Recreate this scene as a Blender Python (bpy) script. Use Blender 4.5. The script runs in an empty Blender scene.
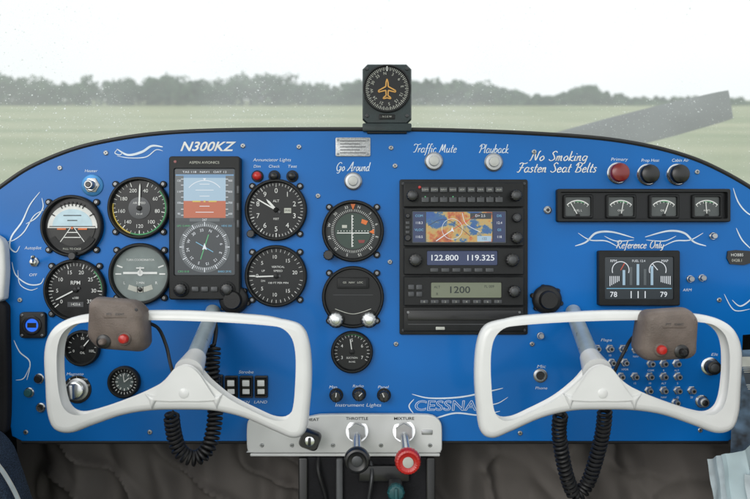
import bpy, math, random
import numpy as np
from mathutils import Matrix, Vector, noise
random.seed(7); np.random.seed(7)
S=0.0013; DP=769.0
scene=bpy.context.scene
PITCH=math.atan(149.5/DP)
CAM=Vector((0,0,1.75))
RC=Matrix.Rotation(math.pi/2-PITCH,4,'X')
MP=Matrix.Translation(CAM)@RC@Matrix.Translation((0,0,-DP*S))
# ---------------------------------------------------------------- materials
def mk(name):
    m=bpy.data.materials.new(name); m.use_nodes=True
    nt=m.node_tree; nt.nodes.clear()
    out=nt.nodes.new('ShaderNodeOutputMaterial')
    return m,nt,out
def pmat(name,col,rough=0.5,metal=0.0,coat=0.0,var=0.12,scale=60,bump=0.0,bscale=400,emit=None,es=0,spec=0.5):
    m,nt,out=mk(name); N=nt.nodes; L=nt.links
    p=N.new('ShaderNodeBsdfPrincipled')
    tc=N.new('ShaderNodeTexCoord')
    nz=N.new('ShaderNodeTexNoise'); nz.inputs['Scale'].default_value=scale; nz.inputs['Detail'].default_value=2
    L.new(tc.outputs['Object'],nz.inputs['Vector'])
    cr=N.new('ShaderNodeValToRGB')
    a=[max(0,c*(1-var)) for c in col]; b=[min(1,c*(1+var)) for c in col]
    cr.color_ramp.elements[0].position=0.3; cr.color_ramp.elements[1].position=0.7
    cr.color_ramp.elements[0].color=(*a,1); cr.color_ramp.elements[1].color=(*b,1)
    L.new(nz.outputs['Fac'],cr.inputs['Fac']); L.new(cr.outputs['Color'],p.inputs['Base Color'])
    mr=N.new('ShaderNodeMapRange'); mr.inputs['To Min'].default_value=max(0.02,rough*0.8); mr.inputs['To Max'].default_value=min(1,rough*1.2)
    L.new(nz.outputs['Fac'],mr.inputs['Value']); L.new(mr.outputs['Result'],p.inputs['Roughness'])
    p.inputs['Metallic'].default_value=metal; p.inputs['Specular IOR Level'].default_value=spec
    p.inputs['Coat Weight'].default_value=coat; p.inputs['Coat Roughness'].default_value=0.12
    if bump>0:
        n2=N.new('ShaderNodeTexNoise'); n2.inputs['Scale'].default_value=bscale; n2.inputs['Detail'].default_value=2
        L.new(tc.outputs['Object'],n2.inputs['Vector'])
        bp=N.new('ShaderNodeBump'); bp.inputs['Strength'].default_value=bump; bp.inputs['Distance'].default_value=0.001
        L.new(n2.outputs['Fac'],bp.inputs['Height']); L.new(bp.outputs['Normal'],p.inputs['Normal'])
    if emit:
        p.inputs['Emission Color'].default_value=(*emit,1); p.inputs['Emission Strength'].default_value=es
    L.new(p.outputs[0],out.inputs['Surface'])
    return m
def srgb(r,g,b):
    f=lambda c:(c/255/12.92) if c/255<=0.04045 else ((c/255+0.055)/1.055)**2.4
    return (f(r),f(g),f(b))
BLUE=pmat('panel_blue_paint',(0.0,0.135,0.47),0.35,0,0.15,0.14,6,0.04,900,spec=0.22)
BEZ=pmat('bezel_black',(0.009,0.010,0.011),0.5,0,0,0.3,80,0.12,1500,spec=0.35)
FACE=pmat('dial_black',(0.008,0.009,0.010),0.3,spec=0.35)
GFACE=pmat('dial_grey',(0.10,0.125,0.125),0.3)
WHT=pmat('marking_white',(0.76,0.77,0.76),0.6)
CREAM=pmat('marking_cream',(0.5,0.51,0.46),0.6)
PIN=pmat('pinstripe_white',(0.66,0.75,0.84),0.45)
CHR=pmat('chrome',(0.72,0.73,0.74),0.25,1.0,0,0.05)
STEEL=pmat('steel',(0.42,0.43,0.44),0.38,0.9,0,0.1)
DKST=pmat('dark_steel',(0.08,0.083,0.088),0.45,0.6)
YOKE=pmat('yoke_white_paint',(0.76,0.765,0.76),0.3,0,0.35,0.05,22,0.05,500)
GRIP=pmat('grip_taupe_plastic',(0.165,0.132,0.115),0.5,0,0,0.25,40,0.5,700,spec=0.45)
RED=pmat('red_plastic',(0.5,0.018,0.013),0.35,0,0.3)
DRED=pmat('dark_red_plastic',(0.2,0.012,0.012),0.35,0,0.4)
ORG=pmat('orange_paint',(0.7,0.17,0.04),0.5)
GOLD=pmat('compass_gold_paint',(0.62,0.33,0.08),0.5)
TEAL=pmat('teal_plastic',(0.015,0.09,0.1),0.4)
YEL=pmat('yellow_paint',(0.55,0.4,0.05),0.5)
GRN=pmat('green_paint',(0.04,0.28,0.1),0.5)
BLK=pmat('black_plastic',(0.010,0.010,0.011),0.35,0,0.15)
RUB=pmat('black_rubber',(0.011,0.011,0.012),0.5,0,0,0.2,100,0.2,600,spec=0.45)
COMP=pmat('compass_housing',(0.014,0.027,0.03),0.5,0,0.05,0.3,60,0.4,900)
CARP=pmat('navy_carpet',(0.03,0.05,0.085),0.95,0,0,0.9,700,1.0,1500)
DARK=pmat('dark_lining',(0.016,0.016,0.018),0.85,0,0,0.3,20,0.5,300,spec=0.2)
FAB=pmat('insulation_fabric',(0.135,0.122,0.112),0.95,0,0,0.22,7,0.25,900,spec=0.15)
PLATE=pmat('placard_metal',(0.42,0.43,0.44),0.4,0.6,0,0.25,500)
PLWH=pmat('subpanel_white',(0.66,0.67,0.66),0.45,0,0.1,0.12,15)
PAPER=pmat('paper',(0.58,0.66,0.7),0.7)
PAPER2=pmat('printed_paper',(0.06,0.10,0.15),0.6,0,0,0.9,60)
LINER=pmat('unseen_roof_liner',(0.62,0.62,0.6),0.9,0,0,0.1,10,0.3,400)  # for the unseen roof added to shape the light
def emat(name,col,s=1.0,base=(0.01,0.01,0.01)):
    return pmat(name,base,0.3,0,0.2,0.1,60,0,400,col,s)
E_SKY=emat('screen_sky',srgb(165,195,215),0.85)
E_SKY2=emat('screen_sky_deep',srgb(110,155,195),0.8)
E_GND=emat('screen_ground',srgb(195,100,62),0.8)
E_WHT=emat('screen_white',(0.8,0.85,0.9),0.85)
E_DK=emat('screen_dark',(0.022,0.032,0.04),0.8)
E_GRY=emat('screen_grey',(0.10,0.12,0.13),0.8)
E_CYA=emat('screen_cyan',(0.2,0.55,0.8),0.8)
E_BLU=emat('indicator_blue_glow',(0.02,0.16,0.9),1.0)
E_YEL=emat('screen_yellow',(0.7,0.55,0.1),0.8)
E_GRN=emat('screen_green',(0.1,0.5,0.2),0.8)
E_RED=emat('screen_red',(0.7,0.1,0.05),0.8)
E_LCDD=emat('lcd_dark_blue',srgb(30,50,95),0.8)
E_LCDG=emat('lcd_green',srgb(125,132,108),0.5,(0.05,0.06,0.04))
LCDTXT=pmat('lcd_text',(0.02,0.03,0.03),0.5)
def mapmat():
    m,nt,out=mk('moving_map_screen'); N=nt.nodes; L=nt.links
    tc=N.new('ShaderNodeTexCoord'); mp=N.new('ShaderNodeMapping'); mp.inputs['Location'].default_value=(0.31,0.17,0)
    L.new(tc.outputs['Object'],mp.inputs['Vector'])
    nz=N.new('ShaderNodeTexNoise'); nz.inputs['Scale'].default_value=34; nz.inputs['Detail'].default_value=6; nz.inputs['Roughness'].default_value=0.65
    L.new(mp.outputs[0],nz.inputs['Vector'])
    cr=N.new('ShaderNodeValToRGB')
    e=cr.color_ramp.elements
    cols=[(0,srgb(30,60,130)),(0.40,srgb(50,95,160)),(0.46,srgb(60,110,150)),(0.49,srgb(180,165,115)),(0.54,srgb(200,165,95)),(0.60,srgb(195,105,60)),(0.68,srgb(110,70,60))]
    e[0].position=0; e[0].color=(*cols[0][1],1); e[1].position=cols[1][0]; e[1].color=(*cols[1][1],1)
    for p,c in cols[2:]:
        x=e.new(p); x.color=(*c,1)
    L.new(nz.outputs['Fac'],cr.inputs['Fac'])
    p=N.new('ShaderNodeBsdfPrincipled'); p.inputs['Base Color'].default_value=(0.01,0.01,0.01,1); p.inputs['Roughness'].default_value=0.2
    L.new(cr.outputs['Color'],p.inputs['Emission Color']); p.inputs['Emission Strength'].default_value=0.85
    L.new(p.outputs[0],out.inputs['Surface']); return m
E_MAP=mapmat()
def windmat():
    m,nt,out=mk('dusty_hazed_windshield'); N=nt.nodes; L=nt.links
    tc=N.new('ShaderNodeTexCoord')
    t=N.new('ShaderNodeBsdfTransparent'); t.inputs[0].default_value=(0.97,0.98,0.98,1)
    d=N.new('ShaderNodeBsdfTranslucent'); d.inputs[0].default_value=(0.9,0.93,0.93,1)
    df=N.new('ShaderNodeBsdfDiffuse'); df.inputs[0].default_value=(0.85,0.86,0.86,1)
    ad=N.new('ShaderNodeMixShader'); ad.inputs[0].default_value=0.15
    L.new(d.outputs[0],ad.inputs[1]); L.new(df.outputs[0],ad.inputs[2])
    nz=N.new('ShaderNodeTexNoise'); nz.inputs['Scale'].default_value=6; nz.inputs['Detail'].default_value=4
    L.new(tc.outputs['Object'],nz.inputs['Vector'])
    mr=N.new('ShaderNodeMapRange'); mr.inputs['From Min'].default_value=0.3; mr.inputs['From Max'].default_value=0.7
    mr.inputs['To Min'].default_value=0.29; mr.inputs['To Max'].default_value=0.41  # pale film over the whole pane, standing in for haze outdoors
    L.new(nz.outputs['Fac'],mr.inputs['Value'])
    prev=mr.outputs['Result']
    pn=N.new('ShaderNodeMapRange'); pn.inputs['From Min'].default_value=0.38; pn.inputs['From Max'].default_value=0.58
    L.new(nz.outputs['Fac'],pn.inputs['Value'])
    for sc,th,amt in ((240,0.24,0.45),(110,0.16,0.7),(38,0.07,0.85)):
        v=N.new('ShaderNodeTexVoronoi'); v.inputs['Scale'].default_value=sc
        L.new(tc.outputs['Object'],v.inputs['Vector'])
        lt=N.new('ShaderNodeMapRange'); lt.inputs['From Min'].default_value=th; lt.inputs['From Max'].default_value=th*0.5
        lt.inputs['To Min'].default_value=0; lt.inputs['To Max'].default_value=amt
        L.new(v.outputs['Distance'],lt.inputs['Value'])
        sp=N.new('ShaderNodeSeparateColor'); L.new(v.outputs['Color'],sp.inputs[0])
        m1=N.new('ShaderNodeMath'); m1.operation='MULTIPLY'; L.new(lt.outputs['Result'],m1.inputs[0]); L.new(sp.outputs[0],m1.inputs[1])
        mu=N.new('ShaderNodeMath'); mu.operation='MULTIPLY'; L.new(m1.outputs[0],mu.inputs[0]); L.new(pn.outputs['Result'],mu.inputs[1])
        a=N.new('ShaderNodeMath'); a.operation='ADD'; a.use_clamp=True
        L.new(prev,a.inputs[0]); L.new(mu.outputs[0],a.inputs[1]); prev=a.outputs[0]
    mx=N.new('ShaderNodeMixShader'); L.new(prev,mx.inputs[0]); L.new(t.outputs[0],mx.inputs[1]); L.new(ad.outputs[0],mx.inputs[2])
    L.new(mx.outputs[0],out.inputs['Surface']); return m
WIND=windmat()
# ---------------------------------------------------------------- builder
_tc={}
def text_mesh(s,shear,bold):
    key=(s,shear,bold)
    if key in _tc: return _tc[key]
    c=bpy.data.curves.new('t','FONT'); c.body=s; c.size=1; c.shear=shear; c.offset=bold
    c.align_x='CENTER'; c.align_y='CENTER'; c.resolution_u=3
    o=bpy.data.objects.new('t',c); scene.collection.objects.link(o)
    dg=bpy.context.evaluated_depsgraph_get()
    me=bpy.data.meshes.new_from_object(o.evaluated_get(dg))
    v=[tuple(x.co) for x in me.vertices]; f=[tuple(p.vertices) for p in me.polygons]
    bpy.data.objects.remove(o); bpy.data.curves.remove(c); bpy.data.meshes.remove(me)
    if v:
        xs=[a[0] for a in v]; w=max(xs)-min(xs)
    else: w=1
    _tc[key]=(v,f,w); return _tc[key]
def rr(cx,cy,w,h,r,n=5):
    r=max(0.01,min(r,w/2-0.01,h/2-0.01)); pts=[]
    for (sx,sy,a0) in ((1,-1,-90),(1,1,0),(-1,1,90),(-1,-1,180)):
        ox=cx+sx*(w/2-r); oy=cy+sy*(h/2-r)
        for i in range(n+1):
            a=math.radians(a0+90*i/n); pts.append((ox+r*math.cos(a),oy+r*math.sin(a)))
    return pts
def catmull(P,n=10,closed=False):
    out=[]; m=len(P)
    rng=range(m if closed else m-1)
    for i in rng:
        g=(lambda j:P[j%m]) if closed else (lambda j:P[min(max(j,0),m-1)])
        p0,p1,p2,p3=g(i-1),g(i),g(i+1),g(i+2)
        for k in range(n):
            t=k/n
            out.append(tuple(0.5*((2*b)+(-a+c)*t+(2*a-5*b+4*c-d)*t*t+(-a+3*b-3*c+d)*t**3) for a,b,c,d in zip(p0,p1,p2,p3)))
    if not closed: out.append(tuple(P[-1]))
    return out
class B:
    def __init__(s,name,cx,cy,h=0):
        s.name=name; s.k=(DP-h)/DP; s.cx=cx; s.cy=cy
        s.ox=(cx-375)*s.k; s.oy=(249.5-cy)*s.k
        s.v=[]; s.f=[]; s.fm=[]; s.mats=[]
    def mi(s,m):
        if m not in s.mats: s.mats.append(m)
        return s.mats.index(m)
    def P(s,px,py,h): return ((px-s.cx)*s.k,(s.cy-py)*s.k,h)
    def PP(s,px,py,h):
        k=(DP-h)/DP
        return ((px-375)*k-s.ox,(249.5-py)*k-s.oy,h)
    def raw(s,verts,faces,mat):
        o=len(s.v); s.v+=verts; i=s.mi(mat)
        for f in faces: s.f.append(tuple(o+a for a in f)); s.fm.append(i)
    def rings(s,rings,mat,cap0=False,cap1=True,closed=True):
        n=len(rings[0]); vs=[p for r in rings for p in r]; fs=[]
        for i in range(len(rings)-1):
            for j in range(n if closed else n-1):
                a=i*n+j; b=i*n+(j+1)%n; fs.append((a,b,b+n,a+n))
        if cap1: fs.append(tuple(range((len(rings)-1)*n,len(rings)*n)))
        if cap0: fs.append(tuple(range(n))[::-1])
        s.raw(vs,fs,mat)
    def lathe(s,px,py,prof,mat,n=40,cap=True,sc=0,scn=12):
        R=[]
        for r,h in prof:
            R.append([s.P(px+(r+(sc*math.cos(scn*2*math.pi*i/n) if sc and r>1 else 0))*math.cos(2*math.pi*i/n),py-(r+(sc*math.cos(scn*2*math.pi*i/n) if sc and r>1 else 0))*math.sin(2*math.pi*i/n),h) for i in range(n)])
        s.rings(R,mat,cap1=cap)
    def disc(s,px,py,r,h,mat,n=40): 
        s.raw([s.P(px+r*math.cos(2*math.pi*i/n),py-r*math.sin(2*math.pi*i/n),h) for i in range(n)],[tuple(range(n))],mat)
    def arc(s,px,py,r0,r1,a0,a1,h,mat,n=24):
        vs=[];fs=[]
        for i in range(n+1):
            a=math.radians(a0+(a1-a0)*i/n)
            for r in (r0,r1): vs.append(s.P(px+r*math.sin(a),py-r*math.cos(a),h))
        for i in range(n): fs.append((2*i,2*i+1,2*i+3,2*i+2))
        s.raw(vs,fs,mat)
    def box(s,cx,cy,w,h,r,h0,h1,mat,bev=1.0,n=5):
        R=[[s.P(x,y,h0) for x,y in rr(cx,cy,w,h,r,n)],[s.P(x,y,h1-bev) for x,y in rr(cx,cy,w,h,r,n)]]
        if bev>0:
            R.append([s.P(x,y,h1-bev*0.3) for x,y in rr(cx,cy,w-bev*0.6,h-bev*0.6,max(r-bev*0.3,.1),n)])
        R.append([s.P(x,y,h1) for x,y in rr(cx,cy,w-2*bev,h-2*bev,max(r-bev,0.1),n)])
        s.rings(R,mat)
    def frame(s,cx,cy,w,h,r,iw,ih,ir,h0,h1,hin,mat,icx=None,icy=None,bev=0.8,n=5):
        if icx is None: icx=cx
        if icy is None: icy=cy
        R=[[s.P(x,y,h0) for x,y in rr(cx,cy,w,h,r,n)],[s.P(x,y,h1-bev) for x,y in rr(cx,cy,w,h,r,n)],
           [s.P(x,y,h1) for x,y in rr(cx,cy,w-2*bev,h-2*bev,max(r-bev,.1),n)],
           [s.P(x,y,h1) for x,y in rr(icx,icy,iw+bev,ih+bev,ir,n)],
           [s.P(x,y,hin) for x,y in rr(icx,icy,iw,ih,ir,n)]]
        s.rings(R,mat,cap1=False)
    def rect(s,x0,y0,x1,y1,h,mat):
        s.raw([s.P(x0,y0,h),s.P(x1,y0,h),s.P(x1,y1,h),s.P(x0,y1,h)],[(3,2,1,0)],mat)
    def poly(s,pts,h,mat): s.raw([s.P(x,y,h) for x,y in pts],[tuple(range(len(pts)))],mat)
    def prism(s,pts,h0,h1,mat): s.rings([[s.P(x,y,h0) for x,y in pts],[s.P(x,y,h1) for x,y in pts]],mat,cap0=True)
    def line(s,x0,y0,x1,y1,w,h,mat,w1=None):
        if w1 is None: w1=w
        dx,dy=x1-x0,y1-y0; l=math.hypot(dx,dy) or 1; nx,ny=-dy/l/2,dx/l/2
        s.raw([s.P(x0+nx*w,y0+ny*w,h),s.P(x0-nx*w,y0-ny*w,h),s.P(x1-nx*w1,y1-ny*w1,h),s.P(x1+nx*w1,y1+ny*w1,h)],[(0,1,2,3)],mat)
    def ray(s,cx,cy,a,r0,r1,w,h,mat,w1=None):
        a=math.radians(a); sa,ca=math.sin(a),math.cos(a)
        s.line(cx+r0*sa,cy-r0*ca,cx+r1*sa,cy-r1*ca,w,h,mat,w1)
    def ticks(s,cx,cy,r0,r1,a0,a1,n,w,h,mat):
        for i in range(n+1): s.ray(cx,cy,a0+(a1-a0)*i/n,r0,r1,w,h,mat)
    def labels(s,cx,cy,r,a0,a1,L,size,h,mat,bold=0.0):
        n=len(L)-1
        for i,t in enumerate(L):
            if t=='' : continue
            a=math.radians(a0+(a1-a0)*i/n); s.text(t,cx+r*math.sin(a),cy-r*math.cos(a),size,h,mat,0,bold)
    def text(s,t,px,py,size,h,mat,shear=0,bold=0.0,width=None,rot=0):
        v,f,w=text_mesh(t,shear,bold)
        sx=size if width is None else width/w
        c,q=math.cos(math.radians(rot)),math.sin(math.radians(rot))
        s.raw([s.P(px+(a[0]*sx*c-a[1]*size*q),py-(a[0]*sx*q+a[1]*size*c),h) for a in v],f,mat)
    def stroke(s,pts,w,h,mat,n=10,taper=True):
        P=catmull(pts,n); m=len(P); vs=[];fs=[]
        for i,(x,y) in enumerate(P):
            a=P[max(i-1,0)]; b=P[min(i+1,m-1)]; dx,dy=b[0]-a[0],b[1]-a[1]; l=math.hypot(dx,dy) or 1
            t=i/(m-1); ww=w*(0.25+0.75*math.sin(math.pi*t)**0.7 if taper else 1)/2
            vs+= [s.P(x-dy/l*ww,y+dx/l*ww,h),s.P(x+dy/l*ww,y-dx/l*ww,h)]
        for i in range(m-1): fs.append((2*i,2*i+1,2*i+3,2*i+2))
        s.raw(vs,fs,mat)
    def tube(s,pts,r,mat,n=10,cap=True,persp=True,rs=None):
        P=[Vector(s.PP(*p) if persp else p) for p in pts]; R=[]; m=len(P)
        up=Vector((0.3,0.2,1)).normalized(); 
        for i,p in enumerate(P):
            t=(P[min(i+1,m-1)]-P[max(i-1,0)]).normalized()
            u=up-t*up.dot(t)
            if u.length<1e-4: u=Vector((1,0,0))-t*t.x
            u.normalize(); up=u; w=t.cross(u); rad=rs[i] if rs else r
            R.append([tuple(p+(u*math.cos(2*math.pi*j/n)+w*math.sin(2*math.pi*j/n))*rad) for j in range(n)])
        s.rings(R,mat,cap0=cap,cap1=cap)
    def coil(s,path,hr,wr,pitch,mat,n=7,seg=12):
        P=[Vector(s.PP(*p)) for p in catmull(path,20)]
        cum=[0]
        for i in range(1,len(P)): cum.append(cum[-1]+(P[i]-P[i-1]).length)
        tot=cum[-1]; N=int(tot/pitch*seg); pts=[]; up=Vector((0.2,0,1)); j=0
        for i in range(N+1):
            d=tot*i/N
            while j<len(P)-2 and cum[j+1]<d: j+=1
            f=(d-cum[j])/max(1e-6,cum[j+1]-cum[j]); c=P[j].lerp(P[j+1],min(1,f))
            t=(P[j+1]-P[j]).normalized(); u=(up-t*up.dot(t)).normalized(); up=u; w=t.cross(u)
            a=2*math.pi*i/seg
            e=min(1,min(i,N-i)/seg+0.15)
            pts.append(tuple(c+(u*math.cos(a)+w*math.sin(a))*hr*e))
        s.tube(pts,wr,mat,n,persp=False)
    def curve(s,outer,inners,hmid,half,bev,mat,n=8):
        c=bpy.data.curves.new('c','CURVE'); c.dimensions='2D'; c.fill_mode='BOTH'
        c.extrude=half; c.bevel_depth=bev; c.bevel_resolution=4
        for L,sg in [(outer,1)]+[(i,-1) for i in inners]:
            pts=catmull(L,n,True); P=[Vector(s.P(x,y,0)) for x,y in pts]; m=len(P)
            area=sum(P[i].x*P[(i+1)%m].y-P[(i+1)%m].x*P[i].y for i in range(m))
            Q=[]
            for i in range(m):
                t=(P[(i+1)%m]-P[i-1]); t.z=0; t.normalize(); nn=Vector((-t.y,t.x,0))*(1 if area>0 else -1)*sg
                Q.append(P[i]+nn*bev)
            sp=c.splines.new('POLY'); sp.points.add(m-1); sp.use_cyclic_u=True
            for i,q in enumerate(Q): sp.points[i].co=(q.x,q.y,0,1)
        o=bpy.data.objects.new('c',c); scene.collection.objects.link(o)
        dg=bpy.context.evaluated_depsgraph_get(); me=bpy.data.meshes.new_from_object(o.evaluated_get(dg))
        s.raw([(v.co.x,v.co.y,v.co.z+hmid) for v in me.vertices],[tuple(p.vertices) for p in me.polygons],mat)
        bpy.data.objects.remove(o); bpy.data.curves.remove(c); bpy.data.meshes.remove(me)
    def screw(s,px,py,r=2.6,h=0.3,mat=None):
        m=mat or STEEL
        s.lathe(px,py,[(r,h),(r,h+0.6),(r*0.7,h+1.1)],m,14)
        a=random.uniform(0,180); 
        for q in (a,a+90):
            s.ray(px,py,q,-r*0.6,r*0.6,r*0.28,h+1.2,BLK)
    def knob(s,px,py,r,h,mat,base=None,h0=0,ridge=0.0,cap=None):
        if base: s.lathe(px,py,[(r*1.3,h0),(r*1.3,h0+1.2),(r*1.15,h0+1.8)],base,32)
        s.lathe(px,py,[(r,h0+0.5),(r,h-1.2),(r*0.9,h-0.3),(r*0.8,h)],mat,48 if ridge else 28,sc=ridge,scn=12)
        if cap: s.lathe(px,py,[(r*0.6,h),(r*0.6,h+0.5),(r*0.5,h+0.8)],cap,24)
    def done(s,parent=None,sharp=32):
        me=bpy.data.meshes.new(s.name); me.from_pydata([(a*S,b*S,c*S) for a,b,c in s.v],[],s.f)
        for m in s.mats: me.materials.append(m)
        me.polygons.foreach_set('material_index',s.fm)
        me.polygons.foreach_set('use_smooth',[True]*len(s.f))
        me.update(); me.set_sharp_from_angle(angle=math.radians(sharp))
        o=bpy.data.objects.new(s.name,me); scene.collection.objects.link(o)
        o.matrix_world=MP@Matrix.Translation((s.ox*S,s.oy*S,0))
        return o
# ---------------------------------------------------------------- brush script lettering
SCR={
'G':([[(.75,.85),(.5,1),(.2,.75),(.12,.35),(.35,.0),(.65,.2),(.72,.48),(.45,.44)],[(.72,.48),(.7,.1),(.5,-.25),(.25,-.2)]],.9),
'A':([[(.0,.0),(.3,.4),(.6,1),(.65,.9),(.65,.0),(.78,.08)],[(.2,.36),(.45,.34),(.74,.4)]],.9),
'T':([[(.0,.8),(.15,.98),(.5,.9),(.85,1)],[(.5,.92),(.42,.4),(.3,.05),(.1,.05)]],.68),
'P':([[(.25,.9),(.22,.4),(.12,.0)],[(.0,.7),(.2,.98),(.6,.95),(.62,.6),(.25,.45)]],.7),
'M':([[(.0,.05),(.1,.1),(.28,.95),(.4,.2),(.62,.95),(.7,.1),(.82,.06)]],.94),
'N':([[(.0,.05),(.12,.1),(.28,.95),(.55,.05),(.68,.9),(.8,1)]],.88),
'S':([[(.6,.85),(.42,1),(.22,.8),(.4,.5),(.5,.2),(.25,.0),(.02,.15)]],.66),
'F':([[(.1,.85),(.3,.98),(.6,.9),(.85,1)],[(.45,.92),(.36,.4),(.22,.02),(.05,.06)],[(.2,.5),(.4,.46),(.62,.5)]],.72),
'B':([[(.25,.9),(.2,.4),(.12,.0)],[(.02,.7),(.25,1),(.58,.9),(.5,.58),(.26,.52),(.55,.42),(.55,.1),(.25,.0),(.08,.1)]],.74),
'R':([[(.25,.9),(.2,.4),(.12,.0)],[(.02,.7),(.25,1),(.6,.9),(.5,.55),(.24,.5),(.45,.25),(.62,.0),(.75,.06)]],.8),
'O':([[(.45,1),(.15,.7),(.15,.2),(.45,.0),(.7,.35),(.65,.8),(.45,1)]],.86),
'a':([[(.42,.44),(.22,.52),(.05,.25),(.18,.0),(.38,.15),(.44,.5),(.42,.08),(.58,.06)]],.58),
'b':([[(.1,1),(.08,.5),(.06,.02)],[(.07,.3),(.28,.52),(.42,.28),(.25,.0),(.07,.06)]],.52),
'c':([[(.38,.42),(.22,.52),(.05,.25),(.18,.0),(.42,.1)]],.46),
'd':([[(.4,.42),(.2,.5),(.05,.22),(.15,.0),(.36,.12)],[(.44,1),(.4,.4),(.42,.04),(.54,.06)]],.58),
'e':([[(.06,.26),(.36,.32),(.26,.52),(.05,.3),(.16,.0),(.42,.1)]],.48),
'f':([[(.4,.92),(.25,1),(.17,.6),(.12,-.2),(.0,-.3)],[(.02,.48),(.34,.5)]],.38),
'g':([[(.4,.44),(.2,.5),(.05,.24),(.18,.02),(.38,.2)],[(.42,.5),(.36,-.2),(.12,-.32)]],.54),
'i':([[(.08,.5),(.06,.05),(.18,.06)],[(.12,.7),(.13,.76)]],.24),
'k':([[(.1,1),(.08,.5),(.05,.0)],[(.36,.5),(.1,.22),(.34,.0),(.44,.04)]],.48),
'l':([[(.14,1),(.08,.5),(.08,.05),(.2,.05)]],.26),
'm':([[(.06,.5),(.04,.0),(.1,.36),(.24,.5),(.25,.0),(.3,.36),(.45,.5),(.46,.04),(.56,.06)]],.66),
'n':([[(.06,.5),(.04,.0),(.1,.34),(.28,.5),(.3,.04),(.42,.06)]],.48),
'o':([[(.26,.52),(.05,.28),(.18,.0),(.4,.24),(.26,.52)]],.5),
'r':([[(.06,.5),(.04,.0),(.1,.34),(.3,.5)]],.36),
's':([[(.32,.44),(.18,.52),(.1,.38),(.28,.18),(.16,.0),(.0,.08)]],.4),
't':([[(.2,.85),(.12,.3),(.14,.03),(.28,.06)],[(.02,.52),(.34,.54)]],.36),
'u':([[(.06,.5),(.04,.1),(.18,.0),(.34,.2)],[(.38,.5),(.35,.05),(.48,.06)]],.54),
'y':([[(.06,.5),(.06,.14),(.18,.04),(.34,.24)],[(.4,.5),(.32,-.15),(.08,-.3)]],.5),
' ':([],.36)}
def script(b,t,cx,cy,size,width,mat,wt=0.1,h=0.35,slant=0.28):
    tot=sum(SCR.get(c,SCR['n'])[1] for c in t); sx=width/tot; x=cx-width/2
    for c in t:
        st,adv=SCR.get(c,SCR['n'])
        for k,s_ in enumerate(st):
            pts=[(x+(p[0]*1.02+slant*(p[1]-0.3))*sx,cy+size*0.35-p[1]*size) for p in s_]
            P=catmull(pts,5); m=len(P); vs=[];fs=[]
            for i,(X,Y) in enumerate(P):
                a=P[max(i-1,0)]; q=P[min(i+1,m-1)]; dx,dy=q[0]-a[0],q[1]-a[1]; l=math.hypot(dx,dy) or 1
                ww=wt*size*(0.55+0.45*abs(dy)/l)/2
                vs+=[b.P(X-dy/l*ww,Y+dx/l*ww,h+k*0.05),b.P(X+dy/l*ww,Y-dx/l*ww,h+k*0.05)]
            for i in range(m-1): fs.append((2*i,2*i+1,2*i+3,2*i+2))
            b.raw(vs,fs,mat)
        x+=adv*sx
# ---------------------------------------------------------------- panel
TOP=[(-60,262),(-40,225),(-20,203),(0,188),(30,168),(70,151),(110,141),(160,134),(220,131),(300,130),(375,130),(450,131),(530,134),(600,139),(650,147),(690,158),(720,171),(750,188),(770,203),(790,222),(808,255)]
TOPC=catmull(TOP,6)
b=B('instrument_panel',375,285,0)
out=TOPC+[(808,300),(800,330),(743,335),(741,400),(738,436),(728,441)]+[(22,441),(12,436),(6,400),(-3,325),(-50,320),(-60,290)]
b.rings([[b.P(x,y,-3) for x,y in out],[b.P(x,y,-0.4) for x,y in out],[b.P(375+(x-375)*0.9985,285+(y-285)*0.998,0) for x,y in out]],BLUE)
b.tube([(x,y-0.5,-1) for x,y in TOPC],2.4,RUB,10)
b.tube([(22,442,-2),(728,442,-2)],1.8,RUB,8)
def sc(pts,w=1.6): b.stroke(pts,w,0.35,PIN)
sc([(117,149),(128,155),(142,152),(152,146),(163,147)],2.4); sc([(117,156),(130,158),(146,157),(156,150),(163,151)],1.0)
sc([(118,149),(115,153),(120,155),(123,152)],1.0)
sc([(40,192),(30,205),(22,222),(12,236),(10,247),(16,252),(20,246)],1.6); sc([(44,210),(34,216),(24,232),(14,240),(6,242)],1.1)
sc([(42,198),(43,208),(36,218),(26,224)],1.2)
sc([(12,262),(16,275),(28,284),(40,284),(44,278)],1.3); sc([(18,270),(20,284),(30,290),(38,288)],0.9)
sc([(14,340),(20,352),(30,362),(27,380)],1.3); sc([(30,366),(24,378),(16,380)],0.9)
sc([(575,246),(586,242),(596,233),(612,232),(634,238)],2.0); sc([(578,233),(590,240),(606,241),(618,247)],1.2); sc([(604,236),(616,241),(634,240)],1.0)
sc([(706,246),(694,242),(684,233),(668,231),(645,237)],2.0); sc([(703,233),(690,240),(675,241),(662,247)],1.2); sc([(676,236),(664,241),(646,240)],1.0)
sc([(733,188),(738,202),(746,212),(756,218)],1.4); sc([(736,228),(742,240),(752,250)],1.3); sc([(732,300),(740,306),(750,300),(758,290)],1.4); sc([(724,294),(734,310),(750,309)],1.1)
sc([(412,394),(430,398),(460,397),(490,391),(503,388)],1.6); sc([(412,415),(430,419),(455,413),(480,415),(500,411)],1.6); sc([(478,399),(488,404),(498,403),(508,397)],1.0); sc([(414,399),(409,406),(414,414)],1.2)
b.text('CESSNA',445,406,14,0.35,PIN,0.1,0.02,62); b.text('CESSNA',445,406,14,0.5,BLUE,0.1,-0.012,60.5)
b.text('N300KZ',206,147,13,0.35,WHT,0.35,0.02,56)
script(b,'Go Around',353,168,8.6,34,PIN)
script(b,'Traffic Mute',435,149.5,8.6,44,PIN)
script(b,'Playback',494,150,8.6,30,PIN)
script(b,'No Smoking',559,157.5,9.6,58,WHT,0.12)
script(b,'Fasten Seat Belts',557,169,9.6,80,WHT,0.12)
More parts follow.
